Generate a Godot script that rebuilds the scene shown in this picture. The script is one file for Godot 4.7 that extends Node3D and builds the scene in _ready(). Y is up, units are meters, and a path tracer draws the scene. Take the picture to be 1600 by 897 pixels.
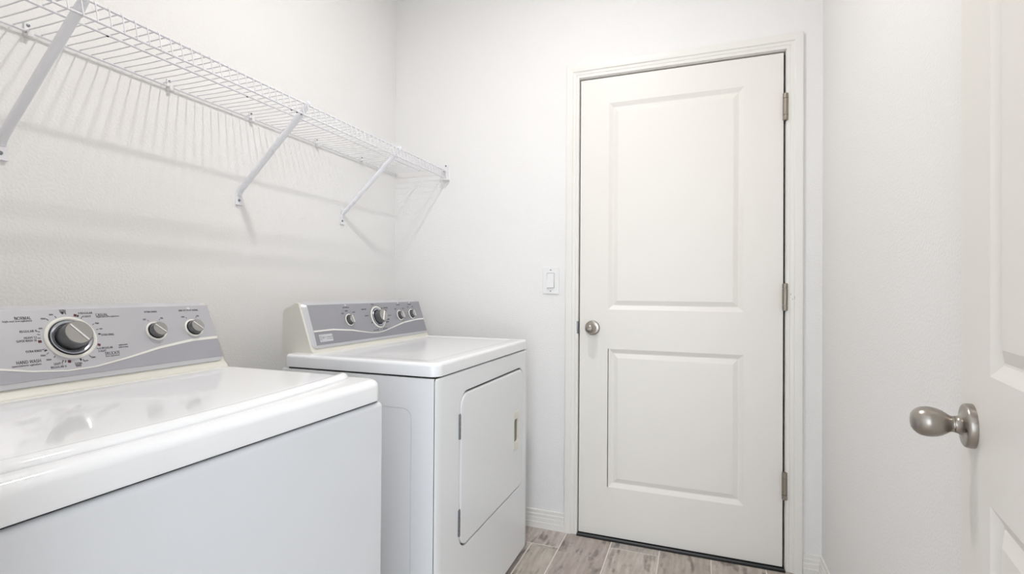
extends Node3D
# Laundry room: x runs from the shelf wall to the right, y up, z from the door wall towards the hallway.

const W := 1.9304        # width of the room
const D := 2.05          # depth of the room
const H := 2.74          # ceiling height
const HALL := 4.3        # far end of the unseen hallway

# ---------------------------------------------------------------- mesh helpers
class Soup:
	var p := PackedVector3Array()
	var xf := Transform3D()
	func tri(a: Vector3, b: Vector3, c: Vector3) -> void:
		p.append(xf * a); p.append(xf * b); p.append(xf * c)
	func quad(a: Vector3, b: Vector3, c: Vector3, d: Vector3) -> void:
		tri(a, b, c); tri(a, c, d)
	# rings: closed loops of the same count. A piece with both caps gets turned right side out by its volume.
	func loft(rings: Array, cap0 := true, cap1 := true, closed := true) -> void:
		var start := p.size()
		var n: int = rings[0].size()
		for k in rings.size() - 1:
			var r0: PackedVector3Array = rings[k]
			var r1: PackedVector3Array = rings[k + 1]
			for i in (n if closed else n - 1):
				var j := (i + 1) % n
				quad(r0[i], r0[j], r1[j], r1[i])
		if cap0: cap(rings[0], true)
		if cap1: cap(rings[rings.size() - 1], false)
		if closed: right_side_out(start)
	func cap(r: PackedVector3Array, flip: bool) -> void:
		var nn := Vector3.ZERO
		for i in r.size():
			nn += r[i].cross(r[(i + 1) % r.size()])
		nn = nn.normalized()
		var u := nn.cross(Vector3.UP if absf(nn.y) < 0.9 else Vector3.RIGHT).normalized()
		var w := nn.cross(u)
		var flat := PackedVector2Array()
		for q in r: flat.append(Vector2(q.dot(u), q.dot(w)))
		var t := Geometry2D.triangulate_polygon(flat)
		for k in range(0, t.size(), 3):
			var a := r[t[k]]; var b := r[t[k + 1]]; var c := r[t[k + 2]]
			var s := (b - a).cross(c - a).dot(nn) > 0.0
			if s != flip: tri(a, b, c)
			else: tri(a, c, b)
	func right_side_out(start: int) -> void:
		var mid := Vector3.ZERO
		for k in range(start, p.size()): mid += p[k]
		mid /= maxf(1.0, p.size() - start)
		var vol := 0.0
		for k in range(start, p.size(), 3):
			vol += (p[k] - mid).dot((p[k + 1] - mid).cross(p[k + 2] - mid))
		if vol < 0.0:
			for k in range(start, p.size(), 3):
				var t := p[k + 1]; p[k + 1] = p[k + 2]; p[k + 2] = t
	# box with rounded edges, from corner to corner
	func rbox(lo: Vector3, hi: Vector3, r := 0.002, seg := 2) -> void:
		var c := (lo + hi) / 2.0
		var h := (hi - lo) / 2.0
		r = minf(r, minf(h.x, minf(h.y, h.z)))
		var rings := []
		for s in [-1, 1]:
			for k in seg + 1:
				var a := (PI / 2.0) * (k if s < 0 else seg - k) / seg
				var inset := r * (1.0 - sin(a))
				var y: float = c.y + s * (h.y - r + r * cos(a))
				var ring := Soup.rrect(h.x - inset, h.z - inset, maxf(r - inset, 0.00001), seg)
				var r3 := PackedVector3Array()
				for q in ring: r3.append(Vector3(c.x + q.x, y, c.z + q.y))
				rings.append(r3)
		loft(rings)
	static func rrect(hx: float, hy: float, r: float, seg := 4) -> PackedVector2Array:
		var o := PackedVector2Array()
		r = minf(r, minf(hx, hy))
		for q in 4:
			var cx := (hx - r) * (1 if q == 0 or q == 3 else -1)
			var cy := (hy - r) * (1 if q < 2 else -1)
			for k in seg + 1:
				var a := PI / 2.0 * (q + float(k) / seg)
				o.append(Vector2(cx + r * cos(a), cy + r * sin(a)))
		return o
	# profile: [radius, height along axis]
	func lathe(base: Vector3, axis: Vector3, profile: Array, n := 32, squash := 1.0) -> void:
		axis = axis.normalized()
		var u := axis.cross(Vector3.UP if absf(axis.y) < 0.9 else Vector3.RIGHT).normalized()
		var w := axis.cross(u)
		var rings := []
		for q in profile:
			var ring := PackedVector3Array()
			for i in n:
				var a := TAU * i / n
				ring.append(base + axis * q[1] + (u * cos(a) + w * sin(a) * squash) * maxf(q[0], 0.00002))
			rings.append(ring)
		loft(rings)
	func tube(path: PackedVector3Array, r: float, n := 8) -> void:
		var rings := []
		var up := Vector3.ZERO
		for i in path.size():
			var t := (path[mini(i + 1, path.size() - 1)] - path[maxi(i - 1, 0)]).normalized()
			if i == 0: up = t.cross(Vector3(0.3, 0.2, 0.93)).normalized()
			up = (up - t * up.dot(t)).normalized()
			var w := t.cross(up)
			var ring := PackedVector3Array()
			for k in n:
				var a := TAU * k / n
				ring.append(path[i] + (up * cos(a) + w * sin(a)) * r)
			rings.append(ring)
		loft(rings)
	# prism of a flat outline (any shape) along n
	func prism(outline: PackedVector3Array, by: Vector3) -> void:
		var o2 := PackedVector3Array()
		for q in outline: o2.append(q + by)
		loft([outline, o2])

# Normals are averaged over the faces that meet at less than the crease angle, weighted by area.
func mesh_of(s: Soup, crease := 40.0) -> ArrayMesh:
	var n := s.p.size()
	var fn := PackedVector3Array()
	var at := {}
	for k in range(0, n, 3):
		fn.append((s.p[k + 1] - s.p[k]).cross(s.p[k + 2] - s.p[k]))
	for k in n:
		var key := Vector3i((s.p[k] * 50000.0).round())
		if not at.has(key): at[key] = PackedInt32Array()
		at[key].append(k / 3)
	var lim := cos(deg_to_rad(crease))
	var pos := PackedVector3Array()
	var nor := PackedVector3Array()
	for f in n / 3:
		var u := fn[f].normalized()
		if fn[f].length() < 1e-14: continue
		for j in [0, 2, 1]:
			var q := s.p[f * 3 + j]
			var sum := Vector3.ZERO
			for g in at[Vector3i((q * 50000.0).round())]:
				if fn[g].normalized().dot(u) > lim: sum += fn[g]
			pos.append(q); nor.append(sum.normalized() if sum.length() > 0 else u)
	var arr := []
	arr.resize(Mesh.ARRAY_MAX)
	arr[Mesh.ARRAY_VERTEX] = pos
	arr[Mesh.ARRAY_NORMAL] = nor
	var m := ArrayMesh.new()
	m.add_surface_from_arrays(Mesh.PRIMITIVE_TRIANGLES, arr)
	return m

var used := {}
func numbered(called: String) -> String:
	used[called] = used.get(called, 0) + 1
	return called if used[called] == 1 else "%s_%03d" % [called, used[called] - 1]

func tag(o: Node3D, label: String, category: String, group := "", kind := "") -> Node3D:
	o.set_meta("label", label)
	if category: o.set_meta("category", category)
	if group: o.set_meta("group", group)
	if kind: o.set_meta("kind", kind)
	return o

func thing(called: String, at: Vector3, label: String, category: String, group := "", kind := "") -> Node3D:
	var o := Node3D.new()
	o.name = numbered(called)
	add_child(o)
	o.position = at
	return tag(o, label, category, group, kind)

# world-space soup -> one mesh under the parent (whose place is taken off)
func part(called: String, s: Soup, m: Material, parent: Node3D, crease := 40.0) -> MeshInstance3D:
	var o := MeshInstance3D.new()
	var off := origin_of(parent)
	if off != Vector3.ZERO:
		for k in s.p.size(): s.p[k] -= off
	o.mesh = mesh_of(s, crease)
	o.material_override = m
	o.name = called
	o.cast_shadow = GeometryInstance3D.SHADOW_CASTING_SETTING_ON
	parent.add_child(o, true)
	return o

func origin_of(n: Node) -> Vector3:
	var o := Vector3.ZERO
	while n is Node3D and n != self:
		o += n.position
		n = n.get_parent()
	return o

func single(called: String, s: Soup, m: Material, label: String, category: String, group := "", kind := "", crease := 40.0) -> MeshInstance3D:
	var o := part(numbered(called), s, m, self, crease)
	tag(o, label, category, group, kind)
	return o

func box(lo: Vector3, hi: Vector3, r := 0.0015, seg := 2) -> Soup:
	var s := Soup.new()
	s.rbox(lo, hi, r, seg)
	return s

func plain(lo: Vector3, hi: Vector3) -> Soup:
	var s := Soup.new()
	s.loft([PackedVector3Array([lo, Vector3(hi.x, lo.y, lo.z), Vector3(hi.x, lo.y, hi.z), Vector3(lo.x, lo.y, hi.z)]),
		PackedVector3Array([Vector3(lo.x, hi.y, lo.z), Vector3(hi.x, hi.y, lo.z), hi, Vector3(lo.x, hi.y, hi.z)])])
	return s

# ---------------------------------------------------------------- materials
var M := {}
func mat(c: Color, rough: float, metal := 0.0) -> StandardMaterial3D:
	var m := StandardMaterial3D.new()
	m.albedo_color = c
	m.roughness = rough
	m.metallic = metal
	return m

func c8(r: int, g: int, b: int) -> Color:
	return Color(r / 255.0, g / 255.0, b / 255.0)

func relief(m: StandardMaterial3D, seed_: int, freq: float, size: int, strength: float, scale: float, octaves := 2) -> void:
	var n := FastNoiseLite.new()
	n.seed = seed_
	n.noise_type = FastNoiseLite.TYPE_SIMPLEX_SMOOTH
	n.frequency = freq
	n.fractal_octaves = octaves
	var im := n.get_seamless_image(size, size)
	im.convert(Image.FORMAT_RGBA8)
	im.bump_map_to_normal_map(6.0)
	m.normal_enabled = true
	m.normal_texture = ImageTexture.create_from_image(im)
	m.normal_scale = strength
	m.uv1_triplanar = true
	m.uv1_world_triplanar = true
	m.uv1_scale = Vector3.ONE * scale

func wood_texture(seed_: int) -> ImageTexture:
	var a := FastNoiseLite.new(); a.seed = seed_; a.frequency = 0.012; a.fractal_octaves = 4
	var b := FastNoiseLite.new(); b.seed = seed_ + 7; b.frequency = 0.05; b.fractal_octaves = 3
	var c := FastNoiseLite.new(); c.seed = seed_ + 13; c.frequency = 0.016; c.fractal_octaves = 3
	var w := 256; var h := 1024
	var im := Image.create(w, h, false, Image.FORMAT_RGB8)
	var light := c8(218, 209, 200); var mid := c8(193, 182, 173); var dark := c8(122, 112, 106)
	for y in h:
		for x in w:
			var warp := a.get_noise_2d(x * 0.5, y * 0.25) * 9.0
			var g := b.get_noise_2d((x + warp) * 1.3, y * 0.085) * 0.8 + a.get_noise_2d(x * 6.0, y * 2.2) * 0.25   # streaks along the plank and speckle
			var blot := c.get_noise_2d(x * 1.5, y * 0.42)              # dark weathered blotches
			var t := clampf(0.5 + g * 1.1, 0.0, 1.0)
			var col := mid.lerp(light, t)
			col = col.lerp(dark, clampf((blot - 0.12) * 2.2, 0.0, 0.75) * clampf(0.55 - g * 1.2, 0.0, 1.0))
			im.set_pixel(x, y, col)
	return ImageTexture.create_from_image(im)

func make_materials() -> void:
	M.wall = mat(c8(244, 243, 242), 0.85)
	relief(M.wall, 3, 0.055, 1024, 0.23, 2.0, 2)
	M.ceiling = mat(c8(246, 245, 244), 0.9)
	M.paint = mat(c8(240, 237, 231), 0.42)
	relief(M.paint, 21, 0.012, 512, 0.05, 3.0, 2)
	M.trim = mat(c8(240, 238, 233), 0.38)
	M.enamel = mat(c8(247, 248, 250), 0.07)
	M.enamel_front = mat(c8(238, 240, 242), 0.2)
	M.washer_front_shaded = mat(c8(228, 231, 235), 0.16)  # white enamel toned darker and bluer to hold the shade on the front
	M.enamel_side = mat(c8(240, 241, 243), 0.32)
	M.cream = mat(c8(227, 225, 215), 0.38)
	M.silver = mat(c8(206, 207, 211), 0.36, 0.35)
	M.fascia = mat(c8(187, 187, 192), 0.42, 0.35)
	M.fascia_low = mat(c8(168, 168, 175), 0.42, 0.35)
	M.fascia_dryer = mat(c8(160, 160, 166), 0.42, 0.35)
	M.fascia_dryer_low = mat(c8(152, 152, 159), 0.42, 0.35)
	M.stripe = mat(c8(233, 232, 226), 0.35)
	M.print = mat(c8(38, 36, 40), 0.6)
	M.print_soft = mat(c8(92, 90, 96), 0.6)
	M.print_red = mat(c8(92, 26, 36), 0.6)
	M.black = mat(c8(24, 25, 28), 0.5)
	M.steel = mat(c8(176, 174, 171), 0.26, 0.95)
	M.dish = mat(c8(182, 186, 194), 0.2, 0.85)
	M.knob_side = mat(c8(120, 121, 123), 0.34, 0.8)
	M.pointer = mat(c8(240, 240, 240), 0.25, 0.2)
	M.nickel = mat(c8(166, 160, 153), 0.30, 1.0)
	M.hinge = mat(c8(158, 150, 139), 0.36, 0.95)
	M.galv = mat(c8(128, 133, 138), 0.35, 0.9)
	M.wire = mat(c8(236, 236, 241), 0.4)
	M.brace = mat(c8(247, 248, 253), 0.38)
	M.plastic = mat(c8(242, 242, 243), 0.35)
	M.rubber = mat(c8(20, 20, 22), 0.6)
	M.alu = mat(c8(92, 94, 96), 0.4, 0.8)
	M.rust = mat(c8(60, 52, 48), 0.7)
	M.grout = mat(c8(236, 229, 221), 0.9)
	M.pocket = mat(c8(128, 124, 110), 0.5)
	M.globe = mat(c8(255, 252, 246), 0.3)
	M.globe.emission_enabled = true
	M.globe.emission = c8(255, 250, 240)
	M.globe.emission_energy_multiplier = 3.0
	for k in 3:
		var m := mat(Color.WHITE, 0.5)
		m.albedo_texture = wood_texture(100 + k * 31)
		M["wood%d" % k] = m

# ---------------------------------------------------------------- shared shapes
func ring3(o2: PackedVector2Array, ex: Vector3, ey: Vector3, at: Vector3) -> PackedVector3Array:
	var r := PackedVector3Array()
	for q in o2: r.append(at + ex * q.x + ey * q.y)
	return r

# moulded two-panel door leaf in local space: x across from 0 to w, y up, front at z = 0
func door_leaf(parent: Node3D, xf: Transform3D, w: float, y0: float, y1: float, panels: Array, m: Material) -> void:
	var s := Soup.new(); s.xf = xf
	var xs := [0.0, panels[0][0], panels[0][1], w]
	var ys := [y0, panels[1][2], panels[1][3], panels[0][2], panels[0][3], y1]
	for i in 3:
		for j in 5:
			if i == 1 and (j == 1 or j == 3): continue
			s.quad(Vector3(xs[i], ys[j], 0), Vector3(xs[i + 1], ys[j], 0), Vector3(xs[i + 1], ys[j + 1], 0), Vector3(xs[i], ys[j + 1], 0))
	var t := -0.035
	s.quad(Vector3(w, y0, t), Vector3(0, y0, t), Vector3(0, y1, t), Vector3(w, y1, t))
	for e in [[Vector3(0, y0, 0), Vector3(0, y1, 0)], [Vector3(w, y1, 0), Vector3(w, y0, 0)], [Vector3(0, y1, 0), Vector3(w, y1, 0)], [Vector3(w, y0, 0), Vector3(0, y0, 0)]]:
		s.quad(e[0], e[1], e[1] + Vector3(0, 0, t), e[0] + Vector3(0, 0, t))
	part("leaf", s, m, parent)
	for q in panels:
		var f := Soup.new(); f.xf = xf
		var rings := []
		for d in [[0.0, 0.0], [0.003, -0.0012], [0.018, -0.0095], [0.0215, -0.0098], [0.0235, -0.0085], [0.040, -0.0022], [0.046, -0.0015]]:
			rings.append(PackedVector3Array([Vector3(q[0] + d[0], q[2] + d[0], d[1]), Vector3(q[1] - d[0], q[2] + d[0], d[1]), Vector3(q[1] - d[0], q[3] - d[0], d[1]), Vector3(q[0] + d[0], q[3] - d[0], d[1])]))
		for k in rings.size() - 1:
			for i in 4:
				var j := (i + 1) % 4
				f.quad(rings[k][i], rings[k][j], rings[k + 1][j], rings[k + 1][i])
		var l: PackedVector3Array = rings[rings.size() - 1]
		f.quad(l[0], l[1], l[2], l[3])
		part("panel", f, m, parent, 14.0)

# egg-shaped knob on a round rose; n points out of the door
func door_knob(parent: Node3D, at: Vector3, n: Vector3, lock: bool) -> void:
	var s := Soup.new()
	s.lathe(at, n, [[0.0, 0.0], [0.0325, 0.0], [0.0328, 0.002], [0.0326, 0.0075], [0.0315, 0.0105], [0.029, 0.012], [0.022, 0.0128], [0.0165, 0.0140], [0.0138, 0.0165], [0.0126, 0.0190], [0.0123, 0.0215], [0.0, 0.0215]], 48)
	var rose := part("rose", s, M.nickel, parent)
	var k := Soup.new()
	k.lathe(at, n, [[0.0, 0.0200], [0.0108, 0.0200], [0.0108, 0.0217], [0.0121, 0.0222], [0.0117, 0.0240], [0.0124, 0.0265], [0.0152, 0.0305], [0.0188, 0.0360], [0.0214, 0.0425], [0.0227, 0.0495], [0.0228, 0.0545], [0.0216, 0.0612], [0.0190, 0.0665], [0.0153, 0.0706], [0.0110, 0.0732], [0.0060, 0.0743], [0.0, 0.0746]], 48)
	var knob := part("knob", k, M.nickel, parent)
	var side := n.cross(Vector3.UP).normalized()
	var h := Soup.new()
	h.lathe(at + n * 0.0118 + (-side if not lock else side) * 0.0 + n.cross(Vector3.UP).normalized() * 0.024 * (1.0 if lock else -1.0) + Vector3(0, -0.003, 0), n, [[0.0, 0.0], [0.0026, 0.0], [0.0022, 0.0014], [0.0, 0.0016]], 12)
	part("screw_hole", h, M.black, rose)
	if lock:
		var b := Soup.new()
		b.lathe(at + n * 0.0729, n, [[0.0, 0.0], [0.0098, 0.0], [0.0094, 0.0022], [0.0075, 0.003], [0.0, 0.003]], 24)
		part("lock_face", b, M.hinge, knob)
		var tb := Soup.new()
		var oo := ring3(Soup.rrect(0.0068, 0.0034, 0.0034, 5), side, Vector3.UP, at + n * 0.0754)
		tb.prism(oo, n * 0.005)
		part("turn_button", tb, M.steel, knob)

# ---------------------------------------------------------------- build
func _ready() -> void:
	# camera, sky, lights, exposure
	var cam := Camera3D.new()
	cam.name = "camera"
	add_child(cam)
	cam.transform = Transform3D(Basis(Vector3(0.93707, 0.006782, -0.349074), Vector3(-0.003806, 0.99995, 0.009211), Vector3(0.349119, -0.007303, 0.93705)).orthonormalized(), Vector3(1.48591, 1.09162, 2.23741))
	cam.fov = 59.4101
	cam.near = 0.02
	cam.current = true
	var env := Environment.new()
	env.background_mode = Environment.BG_COLOR
	env.background_color = Color(0.93, 0.965, 1.0)
	env.background_energy_multiplier = 5.4
	env.tonemap_mode = Environment.TONE_MAPPER_LINEAR
	env.tonemap_exposure = 0.95
	env.sdfgi_enabled = true
	env.ssao_enabled = true
	env.ssil_enabled = true
	var we := WorldEnvironment.new()
	we.name = "environment"
	we.environment = env
	add_child(we)
	make_materials()
	unseen_ceiling_lamp(Vector3(1.02, H, 1.10), 1.45, "unseen round ceiling lamp, out of view, lighting the laundry room from above")  # out of view, placed to light the walls and cast the shelf shadows
	unseen_ceiling_lamp(Vector3(1.80, H, 3.25), 0.08, "added round fill lamp on the ceiling of the unseen hallway")  # added fill lamp, out of view behind the camera
	room()
	back_door()
	open_door()
	floor_planks()
	washer()
	dryer()
	wire_shelf()
	light_switch()

func unseen_ceiling_lamp(at: Vector3, energy: float, label: String) -> void:
	var t := thing("unseen_ceiling_light", at, label, "lamp")
	var s := Soup.new()
	s.lathe(at, Vector3.DOWN, [[0.0, 0.0], [0.075, 0.0], [0.075, 0.006], [0.068, 0.012], [0.046, 0.022], [0.038, 0.030], [0.038, 0.020], [0.0, 0.020]], 40)
	part("housing", s, M.plastic, t)
	var g := Soup.new()
	g.lathe(at, Vector3.DOWN, [[0.0, 0.022], [0.037, 0.022], [0.037, 0.026], [0.0, 0.028]], 32)
	part("lens", g, M.globe, t)
	var l := AreaLight3D.new()
	l.name = "lamp_light"
	l.light_color = Color(1.0, 0.985, 0.97)
	l.light_energy = energy
	l.area_size = Vector2(0.08, 0.08)
	l.area_range = 8.0
	l.area_attenuation = 2.0
	l.shadow_enabled = true
	t.add_child(l)
	l.position = Vector3(0, -0.034, 0)
	l.rotation.x = -PI / 2

func wall(called: String, lo: Vector3, hi: Vector3, label: String, m: Material = null) -> MeshInstance3D:
	return single(called, plain(lo, hi), M.wall if m == null else m, label, "wall", "", "structure")

func room() -> void:
	var T := 0.12
	wall("wall_left", Vector3(-T, 0, -T), Vector3(0, H, D + T), "white textured wall behind the washer and dryer that carries the wire shelf")
	wall("wall_right", Vector3(W, 0, -T), Vector3(W + T, H, D + T), "plain white textured wall beside the open door")
	# wall with the door opening: one mesh of three blocks
	var xl := 0.9745; var xr := 1.8035; var top := 2.05
	var s := Soup.new()
	for b in [[Vector3(0, 0, -T), Vector3(xl - 0.02, H, 0)], [Vector3(xr + 0.02, 0, -T), Vector3(W, H, 0)], [Vector3(xl - 0.02, top + 0.02, -T), Vector3(xr + 0.02, H, 0)]]:
		s.p.append_array(plain(b[0], b[1]).p)
	single("wall_back", s, M.wall, "white textured wall around the closed two-panel door", "wall", "", "structure")
	single("blackout_behind_door", plain(Vector3(xl - 0.1, 0, -T - 0.06), Vector3(xr + 0.1, top + 0.1, -T)), M.rubber, "added black panel behind the closed door that keeps light out of its gaps", "wall", "", "structure")  # added black panel, blocks light so the door gaps stay dark
	var f := Soup.new()
	for b in [[Vector3(0, 0, D), Vector3(0.97, H, D + T)], [Vector3(1.785, 0, D), Vector3(W, H, D + T)], [Vector3(0.97, 2.07, D), Vector3(1.785, H, D + T)]]:
		f.p.append_array(plain(b[0], b[1]).p)
	single("wall_front", f, M.wall, "white wall with the open doorway to the hallway", "wall", "", "structure")
	single("ceiling", plain(Vector3(-T, H, -T), Vector3(W + T, H + 0.1, D + T)), M.ceiling, "flat white ceiling over the laundry room", "ceiling", "", "structure")
	# unseen hallway outside, shaped to bring daylight in through the doorway
	wall("wall_unseen_hall_left", Vector3(-0.42, 0, D + T), Vector3(-0.3, H, HALL), "unseen white hallway wall towards the washer side")
	wall("wall_unseen_hall_right", Vector3(5.1, 0, D + T), Vector3(5.22, H, HALL), "unseen white hallway wall towards the open door side")
	wall("wall_unseen_hall_near", Vector3(W + T, 0, D), Vector3(5.22, H, D + T), "unseen white hallway wall beside the laundry doorway")
	wall("wall_unseen_hall_corner", Vector3(-0.42, 0, D), Vector3(-T, H, D + T), "unseen short white hallway wall at the laundry corner")
	single("ceiling_unseen_hall", plain(Vector3(-0.42, H, D + T), Vector3(5.22, H + 0.1, HALL)), M.ceiling, "unseen flat white ceiling over the hallway", "ceiling", "", "structure")
	single("floor_unseen_hall", plain(Vector3(-0.42, -0.1, D + T), Vector3(5.22, 0, HALL)), M.wood0, "unseen wood-look floor of the hallway", "floor", "", "structure")
	var e := Soup.new()
	for b in [[Vector3(-0.42, 0, HALL), Vector3(0.7, H, HALL + T)], [Vector3(3.9, 0, HALL), Vector3(5.22, H, HALL + T)], [Vector3(0.7, 2.4, HALL), Vector3(3.9, H, HALL + T)], [Vector3(0.7, 0, HALL), Vector3(3.9, 0.15, HALL + T)]]:
		e.p.append_array(plain(b[0], b[1]).p)
	single("wall_unseen_hall_end", e, M.wall, "unseen white hallway wall around the wide daylight window", "wall", "", "structure")
	var wn := thing("window_1", Vector3(2.3, 0.15, HALL), "unseen wide window at the end of the hallway, placed to bring in daylight", "window", "", "structure")  # out of view, sized and placed to light the room through the doorway
	for x in [0.72, 2.3, 3.88]:
		part("frame_post", box(Vector3(x - 0.02, 0.15, HALL + 0.03), Vector3(x + 0.02, 2.4, HALL + 0.07)), M.trim, wn)
	for y in [0.17, 2.38]:
		part("frame_rail", box(Vector3(0.7, y - 0.02, HALL + 0.03), Vector3(3.9, y + 0.02, HALL + 0.07)), M.trim, wn)
	# baseboards
	baseboard("baseboard_back", [[Vector3(0, 0, 0), Vector3(0.9185, 0, 0)], [Vector3(1.8645, 0, 0), Vector3(W, 0, 0)]], Vector3(0, 0, 1), "white stepped baseboard on either side of the closed door")
	baseboard("baseboard_right", [[Vector3(W, 0, 0.0), Vector3(W, 0, D)]], Vector3(-1, 0, 0), "white stepped baseboard under the right wall")
	baseboard("baseboard_left", [[Vector3(0, 0, 0), Vector3(0, 0, D)]], Vector3(1, 0, 0), "white stepped baseboard hidden behind washer and dryer")
	# casing and jambs of the closed door
	var tr := thing("trim_1", Vector3((xl + xr) / 2, 0, 0), "white stepped casing framing the closed two-panel door", "door casing", "", "structure")
	var prof := [[0.0, 0.0], [0.0, 0.0075], [0.002, 0.0095], [0.0105, 0.0098], [0.0125, 0.0082], [0.0155, 0.0105], [0.026, 0.0118], [0.0285, 0.0150], [0.032, 0.0164], [0.049, 0.0172], [0.0555, 0.0168], [0.0575, 0.0150], [0.058, 0.0]]
	var corners := [Vector3(xl - 0.001, 0, 0), Vector3(xl - 0.001, top + 0.003, 0), Vector3(xr + 0.002, top + 0.003, 0), Vector3(xr + 0.002, 0, 0)]
	for k in 3:
		var rings := []
		for e2 in 2:
			var r := PackedVector3Array()
			for q in prof:
				var c: Vector3 = corners[k + e2]
				var out_x := -1.0 if k + e2 < 2 else 1.0
				var v := Vector3(out_x * q[0], 0, q[1])
				if k + e2 == 1 or k + e2 == 2: v.y = q[0]
				r.append(c + v)
			rings.append(r)
		var s2 := Soup.new()
		s2.loft(rings)
		part("casing", s2, M.trim, tr, 25.0)
	part("jamb", plain(Vector3(xl - 0.02, 0, -T), Vector3(xl, top, 0.0)), M.trim, tr)
	part("jamb", plain(Vector3(xr, 0, -T), Vector3(xr + 0.02, top, 0.0)), M.trim, tr)
	part("jamb", plain(Vector3(xl - 0.02, top, -T), Vector3(xr + 0.02, top + 0.02, 0.0)), M.trim, tr)
	var ws := Soup.new()
	for b in [[Vector3(xl, 0, -0.06), Vector3(xl + 0.02, top, -0.004)], [Vector3(xr - 0.02, 0, -0.06), Vector3(xr, top, -0.004)], [Vector3(xl, top - 0.02, -0.06), Vector3(xr, top, -0.004)]]:
		var lo: Vector3 = b[0]; var hi: Vector3 = b[1]
		hi.z = -0.037
		ws.p.append_array(plain(lo, hi).p)
	part("weatherstrip", ws, M.rubber, tr)
	var sp := Soup.new()
	sp.rbox(Vector3(xl - 0.006, 0.900, -0.004), Vector3(xl + 0.0005, 0.957, 0.0105), 0.002, 2)
	part("strike_plate", sp, M.galv, tr)
	var sc := Soup.new()
	for q in [[1.8205, 1.085, 0.0005, 0.004], [1.8265, 1.066, 0.0005, 0.0025], [1.8340, 1.072, 0.0004, 0.006]]:
		sc.p.append_array(plain(Vector3(q[0] - q[2], q[1] - q[3], 0.0140), Vector3(q[0] + q[2], q[1] + q[3], 0.0160 if q[0] < 1.83 else 0.0175)).p)
	part("scuff", sc, M.hinge, tr)
	var th := thing("threshold", Vector3((xl + xr) / 2, 0, -0.02), "black ridged threshold strip under the closed door", "threshold", "", "")
	part("base_strip", plain(Vector3(xl, 0.0, -0.06), Vector3(xr, 0.0045, 0.022)), M.rubber, th)
	for z in [0.004, 0.012]:
		part("ridge", box(Vector3(xl, 0.004, z), Vector3(xr, 0.0068, z + 0.003), 0.001, 1), M.alu, th)

func baseboard(called: String, runs: Array, out: Vector3, label: String) -> void:
	var prof := [[0.0, 0.0], [0.0145, 0.0], [0.0145, 0.029], [0.0138, 0.0305], [0.0118, 0.0318], [0.0118, 0.049], [0.0108, 0.0515], [0.0092, 0.0525], [0.0092, 0.0670], [0.0078, 0.0700], [0.0064, 0.0712], [0.0058, 0.0850], [0.004, 0.0885], [0.0, 0.089]]
	var s := Soup.new()
	for r in runs:
		var rings := []
		for e in r:
			var ring := PackedVector3Array()
			for q in prof: ring.append(e + out * q[0] + Vector3.UP * q[1] * 0.91)
			rings.append(ring)
		s.loft(rings)
	single(called, s, M.trim, label, "baseboard", "", "structure", 25.0)

func back_door() -> void:
	var x0 := 0.980; var w := 0.8155
	var d := thing("door_1", Vector3(x0 + w / 2, 0, 0), "closed white two-panel door with an egg knob and three hinges", "door", "", "structure")
	door_leaf(d, Transform3D(Basis(), Vector3(x0, 0, 0)), w, 0.0115, 2.0425, [[0.1265, 0.6745, 1.0104, 1.9285], [0.1300, 0.6755, 0.2280, 0.8375]], M.paint)
	door_knob(d, Vector3(1.0387, 0.9285, 0), Vector3(0, 0, 1), true)
	for y in [1.8240, 1.0740, 0.3330]:
		door_hinge(d, Vector3(1.8015, y, 0.009))
	var sw := Soup.new()
	sw.rbox(Vector3(x0, 0.0062, -0.03), Vector3(x0 + w, 0.0125, -0.002), 0.001, 1)
	part("sweep", sw, M.rubber, d)

func door_hinge(parent: Node3D, at: Vector3) -> void:
	var s := Soup.new()
	var prof := [[0.0, -0.054], [0.0075, -0.054], [0.0100, -0.052]]
	for y in [-0.0325, 0.0325]:
		prof.append_array([[0.0102, y - 0.0012], [0.0082, y - 0.0008], [0.0082, y + 0.0008], [0.0102, y + 0.0012]])
	prof.append_array([[0.0100, 0.052], [0.0075, 0.054], [0.0, 0.054]])
	s.lathe(at, Vector3.UP, prof, 20)
	var o := part("hinge", s, M.hinge, parent)
	part("hinge_leaf", box(at + Vector3(-0.001, -0.05, -0.02), at + Vector3(0.001, 0.05, -0.002), 0.0004, 1), M.hinge, o)

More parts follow.
